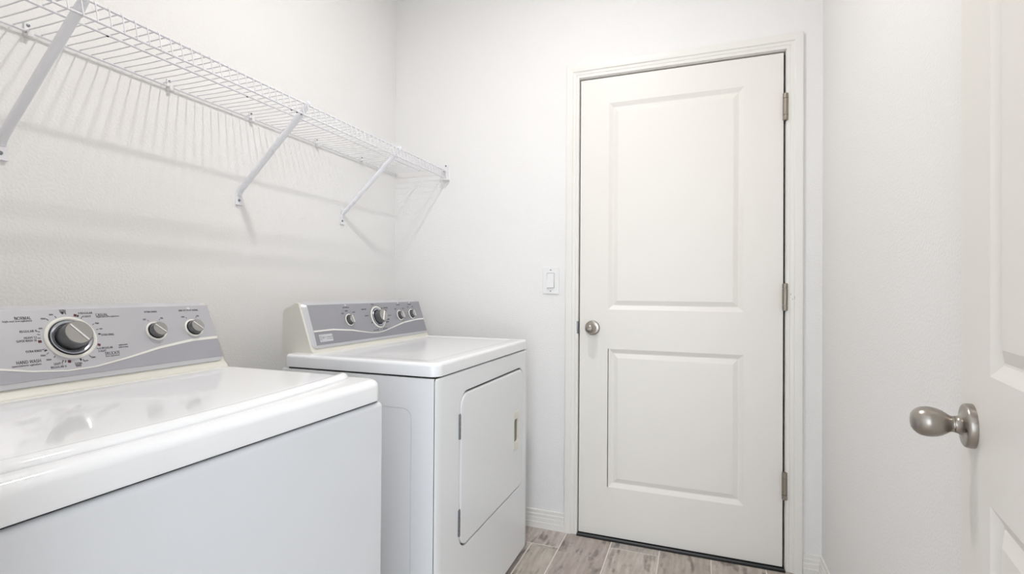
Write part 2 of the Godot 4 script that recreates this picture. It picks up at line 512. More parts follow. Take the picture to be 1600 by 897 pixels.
func open_door() -> void:
	# latch edge stands at (1.880, 1.229), hinged at the jamb near the hallway
	var e := Vector3(-0.175, 0, 0.985).normalized()
	var n := Vector3(-e.z, 0, e.x)
	var at := Vector3(1.880, 0, 1.229)
	# local x runs from the hinge to the latch edge so that x, up and n are right-handed
	var w := 0.775
	var d := thing("door_2", at + e * w / 2, "open white two-panel door standing against the right wall", "door", "", "structure")
	# x axis = e, y up, z = n  (e cross up = ?)
	var xf := Transform3D(Basis(e, Vector3.UP, e.cross(Vector3.UP)), at)
	if e.cross(Vector3.UP).dot(n) < 0:
		xf = Transform3D(Basis(-e, Vector3.UP, n), at + e * w)
		door_leaf(d, xf, w, 0.0115, 2.0325, [[0.13, w - 0.147, 0.9797, 1.895], [0.13, w - 0.147, 0.205, 0.8070]], M.paint)
	else:
		door_leaf(d, xf, w, 0.0115, 2.0325, [[0.147, w - 0.13, 0.9797, 1.895], [0.147, w - 0.13, 0.205, 0.8070]], M.paint)
	door_knob(d, at + e * 0.066 + Vector3(0, 0.8945, 0), n, false)
	for y in [1.80, 1.05, 0.25]:
		var s := Soup.new()
		s.lathe(at + e * (w + 0.004) + n * 0.005 + Vector3(0, y - 0.05, 0), Vector3.UP, [[0.0, 0.0], [0.0065, 0.0], [0.0065, 0.1], [0.0, 0.1]], 14)
		part("hinge", s, M.hinge, d)

func floor_planks() -> void:
	var f := thing("floor", Vector3(W / 2, 0, D / 2), "grey-brown wood-look tile plank floor with pale grout", "floor", "", "structure")
	part("grout", plain(Vector3(-0.1, -0.1, -0.12), Vector3(W + 0.1, -0.0012, D + 0.12)), M.grout, f)
	var rng := RandomNumberGenerator.new(); rng.seed = 5
	var tones := []
	for k in 9:
		var m: StandardMaterial3D = M["wood%d" % (k % 3)].duplicate()
		var g := 0.88 + 0.1 * rng.randf()
		m.albedo_color = Color(g, g * (0.985 + 0.02 * rng.randf()), g * (0.98 + 0.03 * rng.randf()))
		m.uv1_triplanar = true
		m.uv1_scale = Vector3(2.2, 1.0, 0.85)
		m.uv1_offset = Vector3(rng.randf(), rng.randf(), rng.randf())
		tones.append(m)
	var cols := [[-0.08, 0.122, 0.5], [0.122, 0.324, 0.2], [0.324, 0.5255, 0.7], [0.5255, 0.7275, 0.35], [0.7275, 0.929, 0.153], [0.929, 1.131, 0.62], [1.131, 1.333, 0.071], [1.333, 1.5335, 0.45], [1.5335, 1.735, 0.26], [1.735, 1.94, 0.6]]
	var spans := []
	for c in cols:
		var z: float = c[2] - 0.9
		while z < D + 0.1:
			var z0 := maxf(z, -0.06); var z1 := minf(z + 0.9, D + 0.12)
			if z1 - z0 > 0.02:
				if c[0] > 0.7 and c[0] < 0.75 and z > 0.1:
					spans.append([c[0], 0.809, z0, z1]); spans.append([0.809, c[1], z0, z1])
				else:
					spans.append([c[0], c[1], z0, z1])
			z += 0.9
	var g2 := 0.0021
	for q in spans:
		var s := Soup.new()
		s.rbox(Vector3(q[0] + g2, -0.009, q[2] + g2), Vector3(q[1] - g2, 0.0, q[3] - g2), 0.0012, 1)
		part("plank", s, tones[rng.randi() % tones.size()], f)

# ---------------------------------------------------------------- appliances
# frame of a console: X to the right along the fascia (-z), Y up the slope, Z out of it
func console_frame(p: Vector2, tilt: float) -> Transform3D:
	return Transform3D(Basis(Vector3(0, 0, -1), Vector3(-sin(tilt), cos(tilt), 0), Vector3(cos(tilt), sin(tilt), 0)), Vector3(p.x, p.y, 0))

func console(t: Node3D, p: Vector2, tilt: float, zr: float, zl: float, base_y: float, rear: float, swoosh: Array, up_m: Material, low_m: Material) -> MeshInstance3D:
	var xf := console_frame(p, tilt)
	var dn := Vector2(-sin(tilt), cos(tilt))
	var nn := Vector2(cos(tilt), sin(tilt))
	# almond housing: cross-section swept along z, with rounded top rear
	var a := p + dn * -0.022 + nn * -0.006
	var b := p + dn * -0.036 + nn * 0.000
	b.y = maxf(b.y, base_y + 0.0015)
	var topf := p + dn * 0.136 - nn * 0.010
	var prof := PackedVector2Array([Vector2(rear, base_y), Vector2(p.x - dn.x * -0.036 + 0.008, base_y), Vector2(b.x, b.y), a, topf, topf + Vector2(-0.010, 0.001)])
	for k in 5:
		var an := PI / 2.0 * k / 4.0
		prof.append(Vector2(rear + 0.022 - 0.022 * sin(an), topf.y - 0.014 - 0.022 + 0.022 * cos(an)))
	prof[1] = Vector2(maxf(b.x + 0.002, a.x), base_y)
	var rings := []
	for e in [[zr + 0.006, 0.004], [zr + 0.002, 0.0], [zl - 0.002, 0.0], [zl + 0.002, 0.004]]:
		var r := PackedVector3Array()
		for q in prof: r.append(Vector3(q.x, q.y, e[0]))
		rings.append(r)
	var s := Soup.new()
	s.loft(rings)
	var body := part("console_housing", s, M.cream, t, 30.0)
	# silver fascia pan with wide chamfered rim
	var w := zl - zr
	var cx := -(zr + zl) / 2.0
	var f := Soup.new(); f.xf = xf
	var frs := []
	# [x inset, top inset, bottom inset, n, corner]
	for q in [[0.003, 0.003, 0.002, -0.020, 0.020], [0.0, 0.0, 0.0, -0.017, 0.022], [0.0005, 0.0005, 0.0005, -0.0135, 0.022], [0.004, 0.004, 0.002, -0.010, 0.020], [0.0165, 0.0125, 0.0100, -0.0022, 0.013], [0.0185, 0.0145, 0.0118, -0.0006, 0.012], [0.020, 0.016, 0.0125, 0.0, 0.012]]:
		var y0: float = -0.022 + q[2]; var y1: float = 0.142 - q[1]
		var o := Soup.rrect(w / 2.0 - q[0], (y1 - y0) / 2.0, q[4], 5)
		var fring := ring3(o, Vector3.RIGHT, Vector3.UP, Vector3(cx, (y0 + y1) / 2.0, q[3]))
		if q[3] > -0.012:   # the lower rim is shallower than the sides
			for k in fring.size(): fring[k].z *= 0.22 + 0.78 * smoothstep(-0.024, 0.020, fring[k].y)
		frs.append(fring)
	f.loft(frs)
	var fascia := part("fascia", f, M.silver, t, 20.0)
	# inner panels split by the swoosh stripe
	var x0 := -(zl - 0.0225); var x1 := -(zr + 0.0105)
	var mid := PackedVector2Array(); var wid := PackedFloat32Array()
	var cv := Curve2D.new()
	for k in swoosh.size():
		var pp := Vector2(-swoosh[k][0], swoosh[k][1])
		var pr := Vector2(-swoosh[maxi(k - 1, 0)][0], swoosh[maxi(k - 1, 0)][1])
		var nx := Vector2(-swoosh[mini(k + 1, swoosh.size() - 1)][0], swoosh[mini(k + 1, swoosh.size() - 1)][1])
		var tg := (nx - pr) / 6.0
		cv.add_point(pp, -tg, tg)
	var ys := []
	for q in cv.get_baked_points():
		ys.append(q)
	var samples := 72
	var sx := PackedFloat32Array(); var sy := PackedFloat32Array()
	var ymin := 1.0; var ymax := -1.0
	for i in samples + 1:
		var x := lerpf(x0, x1, float(i) / samples)
		var y: float = ys[0].y
		for k in ys.size() - 1:
			if ys[k].x <= x and ys[k + 1].x >= x and ys[k + 1].x > ys[k].x:
				y = lerpf(ys[k].y, ys[k + 1].y, (x - ys[k].x) / (ys[k + 1].x - ys[k].x))
		if x > ys[ys.size() - 1].x: y = ys[ys.size() - 1].y
		sx.append(x); sy.append(y)
		ymin = minf(ymin, y); ymax = maxf(ymax, y)
	var hi := PackedVector3Array([Vector3(x1, 0.126, -0.001), Vector3(x0, 0.126, -0.001)])
	var lo := PackedVector3Array([Vector3(x1, -0.0105, -0.001), Vector3(x0, -0.0105, -0.001)])
	var st1 := PackedVector3Array(); var st2 := PackedVector3Array()
	for i in samples + 1:
		var half := 0.0012 + 0.0020 * (sy[i] - ymin) / maxf(ymax - ymin, 0.001)
		hi.append(Vector3(sx[i], sy[i], -0.001)); lo.append(Vector3(sx[i], sy[i], -0.001))
		st1.append(Vector3(sx[i], sy[i] + half, -0.0005)); st2.append(Vector3(sx[i], sy[i] - half, -0.0005))
	st2.reverse()
	st1.append_array(st2)
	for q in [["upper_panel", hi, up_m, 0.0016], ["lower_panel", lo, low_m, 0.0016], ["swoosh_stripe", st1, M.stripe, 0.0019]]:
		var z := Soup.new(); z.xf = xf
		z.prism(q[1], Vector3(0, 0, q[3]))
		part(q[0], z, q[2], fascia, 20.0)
	return fascia

func lettering(parent: Node3D, xf: Transform3D, text: String, z: float, sl: float, width: float, cap_h: float, m: Material, serif := false, n := 0.00085) -> void:
	var tm := TextMesh.new()
	var fo := SystemFont.new()
	fo.font_names = PackedStringArray(["Droid Serif" if serif else "Droid Sans"])
	tm.font = fo
	tm.text = text
	tm.font_size = 24
	tm.pixel_size = 0.001
	tm.depth = 0.02
	tm.curve_step = 3.0
	var bb := tm.get_aabb()
	var o := MeshInstance3D.new()
	o.mesh = tm
	o.material_override = m
	o.name = "lettering"
	var kx := width / maxf(bb.size.x, 0.0001)
	var ky := cap_h / maxf(bb.size.y, 0.0001)
	var c := bb.get_center()
	var b := Basis(xf.basis.x * kx, xf.basis.y * ky, xf.basis.z * 0.015)
	o.transform = Transform3D(b, xf * Vector3(-z, sl, n) - b * c - origin_of(parent))
	parent.add_child(o, true)

func dial(t: Node3D, xf: Transform3D, z: float, sl: float, k: float, turn: float) -> void:
	var c := xf * Vector3(-z, sl, 0.0005)
	var n := xf.basis.z
	var s := Soup.new()
	s.lathe(c, n, [[0.036 * k, 0.0], [0.0435 * k, 0.0], [0.0435 * k, 0.0012], [0.0420 * k, 0.0030], [0.0395 * k, 0.0036], [0.0372 * k, 0.0026], [0.036 * k, 0.0]], 64)
	var ring := part("dial", s, M.stripe, t)
	s = Soup.new()
	s.lathe(c, n, [[0.0, 0.0], [0.0368 * k, 0.0], [0.0368 * k, 0.0010], [0.0, 0.0010]], 48)
	part("dial_groove", s, M.black, ring)
	s = Soup.new()
	s.lathe(c, n, [[0.0, 0.0008], [0.0345 * k, 0.0008], [0.0345 * k, 0.0042], [0.0335 * k, 0.0052], [0.0300 * k, 0.0046], [0.0285 * k, 0.0036], [0.0275 * k, 0.0015], [0.0, 0.0015]], 64)
	part("dial_skirt", s, M.dish, ring)
	s = Soup.new()
	s.lathe(c, n, [[0.0, 0.0012], [0.0272 * k, 0.0012], [0.0272 * k, 0.0018], [0.0, 0.0018]], 48)
	part("dial_shadow_ring", s, M.black, ring)
	s = Soup.new()
	s.lathe(c, n, [[0.0, 0.0016], [0.0250 * k, 0.0016], [0.0254 * k, 0.006], [0.0248 * k, 0.018], [0.0240 * k, 0.0262], [0.0228 * k, 0.0278], [0.0215 * k, 0.0282]], 64, 1.0)
	part("dial_grip", s, M.knob_side, ring)
	s = Soup.new()
	s.lathe(c + n * 0.0276, n, [[0.0, 0.0], [0.0226 * k, 0.0], [0.0222 * k, 0.0008], [0.0, 0.0010]], 64)
	part("dial_cap", s, M.steel, ring)
	pointer(ring, xf, c + n * 0.0284, turn, 0.0212 * k, 0.0013 * k, "dial_pointer")

func pointer(parent: Node3D, xf: Transform3D, c: Vector3, turn: float, half: float, thick: float, called: String) -> void:
	var d := xf.basis.x * cos(turn) + xf.basis.y * sin(turn)
	var e := xf.basis.z.cross(d)
	var s := Soup.new()
	var o := ring3(Soup.rrect(half, thick, thick, 4), d, e, c)
	s.prism(o, xf.basis.z * 0.0016)
	part(called, s, M.pointer, parent)

func small_knob(t: Node3D, xf: Transform3D, z: float, sl: float, k: float, turn: float) -> void:
	var c := xf * Vector3(-z, sl, 0.0005)
	var n := xf.basis.z
	var s := Soup.new()
	s.lathe(c, n, [[0.0, 0.0], [0.0225 * k, 0.0], [0.0222 * k, 0.0016], [0.0198 * k, 0.0026], [0.0186 * k, 0.0018], [0.0, 0.0016]], 48)
	var bz := part("selector_knob", s, M.stripe, t)
	s = Soup.new()
	s.lathe(c, n, [[0.0, 0.0017], [0.0182 * k, 0.0017], [0.0180 * k, 0.0028], [0.0, 0.0028]], 40)
	part("knob_collar", s, M.black, bz)
	s = Soup.new()
	s.lathe(c, n, [[0.0, 0.0026], [0.0162 * k, 0.0026], [0.0164 * k, 0.006], [0.0158 * k, 0.0150], [0.0150 * k, 0.0166], [0.0142 * k, 0.0170]], 48)
	part("knob_grip", s, M.knob_side, bz)
	s = Soup.new()
	s.lathe(c + n * 0.0166, n, [[0.0, 0.0], [0.0150 * k, 0.0], [0.0146 * k, 0.0006], [0.0, 0.0008]], 48)
	part("knob_cap", s, M.steel, bz)
	pointer(bz, xf, c + n * 0.0171, turn, 0.0138 * k, 0.0009, "knob_pointer")

func emblem(parent: Node3D, xf: Transform3D, z: float, sl: float) -> void:
	var s := Soup.new(); s.xf = xf
	for q in [-1, 1]:
		s.prism(PackedVector3Array([Vector3(-z + q * 0.0002, sl - 0.004, 0.0004), Vector3(-z + q * 0.0035, sl - 0.0015, 0.0004), Vector3(-z + q * 0.0012, sl + 0.004, 0.0004)]), Vector3(0, 0, 0.0006))
	part("emblem", s, M.stripe, parent)

func mark(parent: Node3D, xf: Transform3D, z: float, sl: float, cz: float, cs: float, lng: float, wid: float, m: Material) -> void:
	var d := Vector3(-(z - cz), sl - cs, 0).normalized()
	var s := Soup.new(); s.xf = xf
	var e := Vector3(-d.y, d.x, 0)
	s.prism(ring3(PackedVector2Array([Vector2(lng, wid), Vector2(-lng, wid), Vector2(-lng, -wid), Vector2(lng, -wid)]), d, e, Vector3(-z, sl, 0.0005)), Vector3(0, 0, 0.0004))
	part("scale_mark", s, m, parent)

func bow(z: float) -> float:
	return 0.8180 - 0.20 * (z - 1.80) * (z - 1.80)

func washer() -> void:
	var z0 := 1.304; var z1 := 2.03; var xf0 := 0.842; var rear := 0.205
	var t := thing("washing_machine", Vector3((rear + xf0) / 2, 0, (z0 + z1) / 2), "white top-loading washing machine with a silver control panel, nearest the camera", "washer")
	part("cabinet", box(Vector3(rear, 0.02, z0), Vector3(xf0, 0.8490, z1), 0.010, 4), M.washer_front_shaded, t)
	for q in [[rear + 0.06, z0 + 0.06], [rear + 0.06, z1 - 0.06], [xf0 - 0.06, z0 + 0.06], [xf0 - 0.06, z1 - 0.06]]:
		var fs := Soup.new()
		fs.lathe(Vector3(q[0], 0, q[1]), Vector3.UP, [[0.0, 0.0], [0.022, 0.0], [0.022, 0.012], [0.012, 0.016], [0.012, 0.03], [0.0, 0.03]], 16)
		part("foot", fs, M.rubber, t)
	part("gap_shade", plain(Vector3(rear + 0.02, 0.84, z0 + 0.012), Vector3(xf0 - 0.010, 0.86, z1 - 0.012)), M.black, t)  # black block under the deck, its colour stands in for shade
	# deck: rounded slab
	var rings := []
	var cx := (rear + xf0 + 0.001) / 2.0; var cz := (z0 + z1) / 2.0
	var hx := (xf0 + 0.001 - rear) / 2.0; var hz := (z1 - z0) / 2.0 + 0.001
	for q in [[0.004, 0.8532], [0.001, 0.8540], [0.0, 0.8560], [0.0, 0.8835], [0.0010, 0.8885], [0.0035, 0.8928], [0.0072, 0.8962], [0.0120, 0.8983], [0.018, 0.8990]]:
		var o := Soup.rrect(hx - q[0], hz - q[0], maxf(0.034 - q[0], 0.004), 8)
		rings.append(ring3(o, Vector3(1, 0, 0), Vector3(0, 0, 1), Vector3(cx, q[1], cz)))
	var s := Soup.new()
	s.loft(rings)
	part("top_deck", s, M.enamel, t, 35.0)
	# lid: a height grid with a rolled front lip
	var lz0 := 1.333; var lz1 := 2.003
	var grid := []
	var nz := 40
	for j in range(-3, nz + 4):
		var edge := 0.0
		var z := lz0
		if j < 0: z = lz0 - 0.0; edge = -j / 3.0
		elif j > nz: z = lz1; edge = (j - nz) / 3.0
		else: z = lerpf(lz0, lz1, float(j) / nz)
		z += (1.0 if j > nz else -1.0) * 0.006 * sin(edge * PI / 2.0)
		var drop := 0.0075 * (1.0 - cos(edge * PI / 2.0)) if edge > 0.0 else 0.0
		var fx := bow(clampf(z, lz0, lz1))
		# the front corner turns back in a tight round
		var dz := minf(z - (lz0 - 0.006), lz1 + 0.006 - z)
		if dz < 0.018: fx -= 0.018 - sqrt(maxf(0.018 * 0.018 - (0.018 - dz) * (0.018 - dz), 0.0))
		var col := PackedVector3Array()
		col.append(Vector3(0.408, 0.894, z))
		col.append(Vector3(0.410, 0.9015 - drop * 0.5, z))
		col.append(Vector3(0.416, 0.9035 - drop, z))
		for k in 9: col.append(Vector3(lerpf(0.43, fx - 0.055, k / 8.0), 0.9035 - drop, z))
		for q in [[0.044, 0.9030], [0.037, 0.9028], [0.031, 0.9040], [0.026, 0.9066], [0.021, 0.9088], [0.0155, 0.9099], [0.0100, 0.9092], [0.0050, 0.9066], [0.0015, 0.9030], [0.0, 0.8995], [0.0015, 0.8965], [0.004, 0.894]]:
			col.append(Vector3(fx - q[0], q[1] - drop, z))
		grid.append(col)
	s = Soup.new()
	for j in grid.size() - 1:
		for k in grid[j].size() - 1:
			s.quad(grid[j][k], grid[j + 1][k], grid[j + 1][k + 1], grid[j][k + 1])
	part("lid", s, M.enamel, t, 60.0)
	var p := Vector2(0.372, 0.935); var tilt := deg_to_rad(25.0)
	var xf := console_frame(p, tilt)
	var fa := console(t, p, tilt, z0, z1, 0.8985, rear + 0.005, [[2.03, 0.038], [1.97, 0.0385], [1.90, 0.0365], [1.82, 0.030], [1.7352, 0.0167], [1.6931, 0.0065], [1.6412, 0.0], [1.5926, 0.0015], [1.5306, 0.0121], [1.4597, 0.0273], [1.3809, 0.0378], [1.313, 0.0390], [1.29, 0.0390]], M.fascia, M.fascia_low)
	dial(t, xf, 1.621, 0.0657, 1.0, deg_to_rad(-55))
	small_knob(t, xf, 1.4575, 0.0668, 1.0, deg_to_rad(-46))
	small_knob(t, xf, 1.3675, 0.0680, 1.0, deg_to_rad(-46))
	emblem(fa, xf, 1.3664, 0.1195)
	for q in [["NORMAL", 1.6869, 0.1103, 0.0239], ["REGULAR 9", 1.6839, 0.0839, 0.0249], ["HEAVY 12", 1.6832, 0.0712, 0.0184], ["SUPER WASH 18", 1.6898, 0.0655, 0.0290], ["EXTRA RINSE", 1.6833, 0.0447, 0.0229], ["HAND WASH", 1.6942, 0.0256, 0.0349], ["LIGHT 3", 1.6519, 0.0159, 0.0136], ["REGULAR 6", 1.6526, 0.0096, 0.0242], ["EXTRA", 1.6202, 0.0120, 0.0113], ["RINSE", 1.6210, 0.0076, 0.0088], ["DELICATE", 1.5570, 0.0261, 0.0267], ["6 REGULAR", 1.5659, 0.0384, 0.0241], ["3 LIGHT", 1.5744, 0.0325, 0.0146], ["EXTRA RINSE", 1.5562, 0.0666, 0.0235], ["CASUAL", 1.5568, 0.1112, 0.0224], ["4 REGULAR", 1.5858, 0.1161, 0.0257], ["4 LIGHT", 1.5847, 0.1090, 0.0156], ["EXTRA", 1.6229, 0.1238, 0.0105], ["RINSE", 1.6231, 0.1191, 0.0089], ["EXTRA RINSE", 1.4569, 0.1137, 0.0280], ["END OF CYCLE SIGNAL", 1.3669, 0.1142, 0.0484], ["OFF", 1.4751, 0.0958, 0.0067], ["ON", 1.4373, 0.0968, 0.0058], ["OFF", 1.3861, 0.0974, 0.0078], ["ON", 1.3491, 0.0981, 0.0066]]:
		var big: bool = q[0] in ["NORMAL", "HAND WASH", "DELICATE", "CASUAL"]
		lettering(fa, xf, q[0], q[1], minf(q[2], 0.1225), q[3], 0.0060 if big else 0.0042, M.print)
	for q in [["high and low agitation", 1.6955, 0.1043, 0.0424], ["intermittent agitation", 1.6981, 0.0188, 0.0416], ["low agitation", 1.5579, 0.0200, 0.0256], ["high and low agitation", 1.5463, 0.1063, 0.0432], ["push to start", 1.5331, 0.0413, 0.0170], ["pull to stop", 1.5337, 0.0363, 0.0183], ["rinse", 1.6568, 0.1080, 0.0078], ["spin", 1.6429, 0.1152, 0.0071], ["rinse", 1.5699, 0.0932, 0.0069], ["spin", 1.5655, 0.0801, 0.0058], ["rinse", 1.5929, 0.0217, 0.0076], ["spin", 1.6071, 0.0155, 0.0085], ["spin", 1.6647, 0.0882, 0.0058], ["rinse", 1.6715, 0.0352, 0.0075], ["rinse", 1.6646, 0.0260, 0.0076]]:
		lettering(fa, xf, q[0], q[1], q[2], q[3], 0.0042, M.print_soft, true)
	for q in [[1.6243, 0.1177], [1.6658, 0.044], [1.6149, 0.0193], [1.5710, 0.0693], [1.5998, 0.1105]]:
		mark(fa, xf, q[0], q[1], 1.621, 0.0657, 0.0022, 0.0014, M.print)
	for q in [[1.6708, 0.0624], [1.6339, 0.0180], [1.5770, 0.0461], [1.6040, 0.1120]]:
		mark(fa, xf, q[0], q[1], 1.621, 0.0657, 0.0026, 0.0024, M.print_red)
	for q in [[1.6192, 0.1168], [1.5944, 0.106], [1.6369, 0.1100], [1.6508, 0.1055], [1.6690, 0.082], [1.6700, 0.0763], [1.6705, 0.0693], [1.6690, 0.0463], [1.6638, 0.0380], [1.6550, 0.0302], [1.6440, 0.0200], [1.6400, 0.0185], [1.6107, 0.0177], [1.598, 0.0245], [1.5810, 0.0383], [1.5725, 0.0793], [1.5770, 0.0910]]:
		mark(fa, xf, q[0], q[1], 1.621, 0.0657, 0.0022, 0.0005, M.print)
	for q in [[1.4685, 0.0925, 1.4575, 0.0668], [1.4430, 0.0935, 1.4575, 0.0668], [1.3785, 0.0945, 1.3675, 0.068], [1.3540, 0.0945, 1.3675, 0.068]]:
		mark(fa, xf, q[0], q[1], q[2], q[3], 0.0016, 0.0005, M.print)

func dryer() -> void:
	var z0 := 0.219; var z1 := 1.0055; var xf0 := 0.808; var rear := 0.258
	var t := thing("clothes_dryer", Vector3((rear + xf0) / 2, 0, (z0 + z1) / 2), "white front-loading clothes dryer with a silver control panel, in the far corner", "dryer")
	var cz := (z0 + z1) / 2
	# cabinet with an embossed outline on its side
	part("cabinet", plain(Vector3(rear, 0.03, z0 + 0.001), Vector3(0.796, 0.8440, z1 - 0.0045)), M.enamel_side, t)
	var side := Soup.new()
	var sr := []
	for q in [[0.0, -0.0045], [0.0, -0.0012], [0.0012, 0.0]]:
		sr.append(ring3(Soup.rrect((0.7975 - rear) / 2 - q[0], (0.844 - 0.03) / 2 - q[0], 0.0015, 6), Vector3.RIGHT, Vector3.UP, Vector3((0.7975 + rear) / 2, 0.437, z1 + q[1])))
	for q in [[0.0, 0.0], [0.0014, -0.0005], [0.0030, -0.0024], [0.0046, -0.0028]]:
		sr.append(ring3(Soup.rrect(0.216 - q[0], 0.340 - q[0], 0.03 - q[0], 6), Vector3.RIGHT, Vector3.UP, Vector3(0.512, 0.418, z1 + q[1])))
	side.loft(sr)
	part("side_panel", side, M.enamel_side, t, 25.0)
	part("gap_shade", plain(Vector3(rear + 0.02, 0.838, z0 + 0.012), Vector3(xf0 - 0.012, 0.855, z1 - 0.008)), M.black, t)  # black block painted as the shade in the gap below the top
	for q in [[rear + 0.06, z0 + 0.06], [rear + 0.06, z1 - 0.06], [xf0 - 0.06, z0 + 0.06], [xf0 - 0.06, z1 - 0.06]]:
		var fs := Soup.new()
		fs.lathe(Vector3(q[0], 0, q[1]), Vector3.UP, [[0.0, 0.0], [0.022, 0.0], [0.022, 0.012], [0.012, 0.016], [0.012, 0.04], [0.0, 0.04]], 16)
		part("foot", fs, M.rubber, t)
	part("floor_gap_shade", plain(Vector3(rear + 0.02, 0.008, z0 + 0.02), Vector3(xf0 - 0.02, 0.035, z1 - 0.02)), M.black, t)  # black block painted as the shade in the gap above the floor
	# front panel with an opening for the door
	var hy := (0.8445 - 0.024) / 2; var cy := (0.8445 + 0.024) / 2; var hz := (z1 - z0) / 2
	var dz0 := 0.2755; var dz1 := 0.8640; var dy0 := 0.3000; var dy1 := 0.7820
	var dc := Vector3(0, (dy0 + dy1) / 2, (dz0 + dz1) / 2)
	var fr := []
	var ey := Vector3.UP; var ez := Vector3(0, 0, 1)
	for q in [[0.8003, 0.0012, 0.0], [0.8010, 0.0003, 0.0], [0.8020, 0.0012, 0.0], [0.8040, 0.0058, 0.0012], [0.8060, 0.0135, 0.0035], [0.8074, 0.0230, 0.0060], [0.808, 0.0340, 0.0085]]:
		fr.append(ring3(Soup.rrect(hz - q[1], hy - q[2], 0.010, 8), ez, ey, Vector3(q[0], cy, cz)))
	for q in [[0.808, -0.0035], [0.8078, -0.0005], [0.8062, 0.0012], [0.7970, 0.0012]]:
		fr.append(ring3(Soup.rrect((dz1 - dz0) / 2 - q[1], (dy1 - dy0) / 2 - q[1], 0.055 - q[1], 8), ez, ey, Vector3(q[0], dc.y, dc.z)))
	var s := Soup.new()
	s.loft(fr)
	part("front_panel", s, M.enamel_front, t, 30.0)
	part("gap_shade", plain(Vector3(0.790, 0.032, z0 + 0.012), Vector3(0.8006, 0.842, z1 - 0.0035)), M.black, t)  # black block giving the gap behind the front panel its shade
	# door with a pocket for the handle
	var hz0 := 0.338; var hz1 := 0.396; var hy0 := 0.470; var hy1 := 0.612
	var dr := []
	for q in [[0.7975, 0.0075], [0.8060, 0.0075], [0.8085, 0.0086], [0.8098, 0.0112], [0.8102, 0.0150]]:
		dr.append(ring3(Soup.rrect((dz1 - dz0) / 2 - q[1], (dy1 - dy0) / 2 - q[1], 0.052 - q[1], 8), ez, ey, Vector3(q[0], dc.y, dc.z)))
	for q in [[0.8102, 0.0], [0.7985, 0.002]]:
		dr.append(ring3(Soup.rrect((hz1 - hz0) / 2 - q[1], (hy1 - hy0) / 2 - q[1], 0.008, 8), ez, ey, Vector3(q[0], (hy0 + hy1) / 2, (hz0 + hz1) / 2)))
	s = Soup.new()
	s.loft(dr)
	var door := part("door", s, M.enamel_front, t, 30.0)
	# handle: almond frame round the pocket
	var hr := []
	for q in [[0.7990, 0.0], [0.8095, -0.003], [0.8116, -0.0035], [0.8124, -0.001], [0.8122, 0.003], [0.8108, 0.0055], [0.8040, 0.0065]]:
		var extra := 0.020 if q[1] > 0.002 else 0.0
		hr.append(ring3(Soup.rrect((hz1 - hz0) / 2 - q[1] - extra * 0.05, (hy1 - hy0) / 2 - q[1] - extra, 0.010, 8), ez, ey, Vector3(q[0], (hy0 + hy1) / 2, (hz0 + hz1) / 2)))
	s = Soup.new()
	s.loft(hr)
	part("door_handle", s, M.cream, door, 30.0)
	s = Soup.new()
	s.prism(ring3(Soup.rrect(0.0222, 0.0440, 0.006, 4), ez, ey, Vector3(0.8046, (hy0 + hy1) / 2, (hz0 + hz1) / 2)), Vector3(0.0006, 0, 0))
	part("handle_pocket", s, M.pocket, door)
	for q in [[0.641, 0.717], [0.349, 0.4286]]:
		s = Soup.new()
		s.rbox(Vector3(0.800, q[0], dz1 - 0.007), Vector3(0.8096, q[1], dz1 + 0.006), 0.001, 1)
		for k in 4:
			var y0 := lerpf(q[0], q[1], k / 4.0) + 0.001
			s.lathe(Vector3(0.8100, y0, dz1 + 0.002), Vector3.UP, [[0.0, 0.0], [0.0035, 0.0], [0.0038, 0.001], [0.0038, 0.016], [0.0035, 0.017], [0.0, 0.017]], 12)
		part("door_hinge", s, M.galv, door)
	# top
	var rings := []
	var hx := (xf0 + 0.001 - rear) / 2 + 0.001; var cx := (xf0 + 0.001 + rear) / 2
	for q in [[0.004, 0.8488], [0.001, 0.8496], [0.0, 0.8515], [0.0, 0.8770], [0.0008, 0.8815], [0.0028, 0.8845], [0.0060, 0.8866], [0.0100, 0.8876], [0.015, 0.8880]]:
		rings.append(ring3(Soup.rrect(hx - q[0], hz + 0.0005 - q[0], maxf(0.030 - q[0], 0.004), 8), Vector3(1, 0, 0), Vector3(0, 0, 1), Vector3(cx, q[1], cz)))
	rings.append(ring3(Soup.rrect(hx - 0.050, hz - 0.050, 0.02, 8), Vector3(1, 0, 0), Vector3(0, 0, 1), Vector3(cx, 0.8880, cz)))
	rings.append(ring3(Soup.rrect(hx - 0.056, hz - 0.056, 0.018, 8), Vector3(1, 0, 0), Vector3(0, 0, 1), Vector3(cx, 0.8866, cz)))
	s = Soup.new()
	s.loft(rings)
	part("top", s, M.enamel, t, 35.0)
	var p := Vector2(0.328, 0.92); var tilt := deg_to_rad(18.5)
	var xf := console_frame(p, tilt)
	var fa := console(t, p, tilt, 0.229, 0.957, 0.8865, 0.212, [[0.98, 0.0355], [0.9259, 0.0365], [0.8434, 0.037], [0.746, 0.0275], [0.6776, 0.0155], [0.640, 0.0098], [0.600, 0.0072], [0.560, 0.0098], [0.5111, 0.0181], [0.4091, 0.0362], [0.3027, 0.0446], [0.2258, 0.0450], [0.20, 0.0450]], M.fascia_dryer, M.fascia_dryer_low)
	dial(t, xf, 0.5720, 0.0680, 1.02, deg_to_rad(60))
	small_knob(t, xf, 0.7443, 0.0660, 1.0, deg_to_rad(100))
	small_knob(t, xf, 0.4171, 0.0690, 1.0, deg_to_rad(100))
	small_knob(t, xf, 0.3258, 0.0705, 1.0, deg_to_rad(100))
	for q in [[0.7483, 0.1215], [0.4119, 0.1225], [0.3227, 0.1222]]:
		emblem(fa, xf, q[0], q[1])
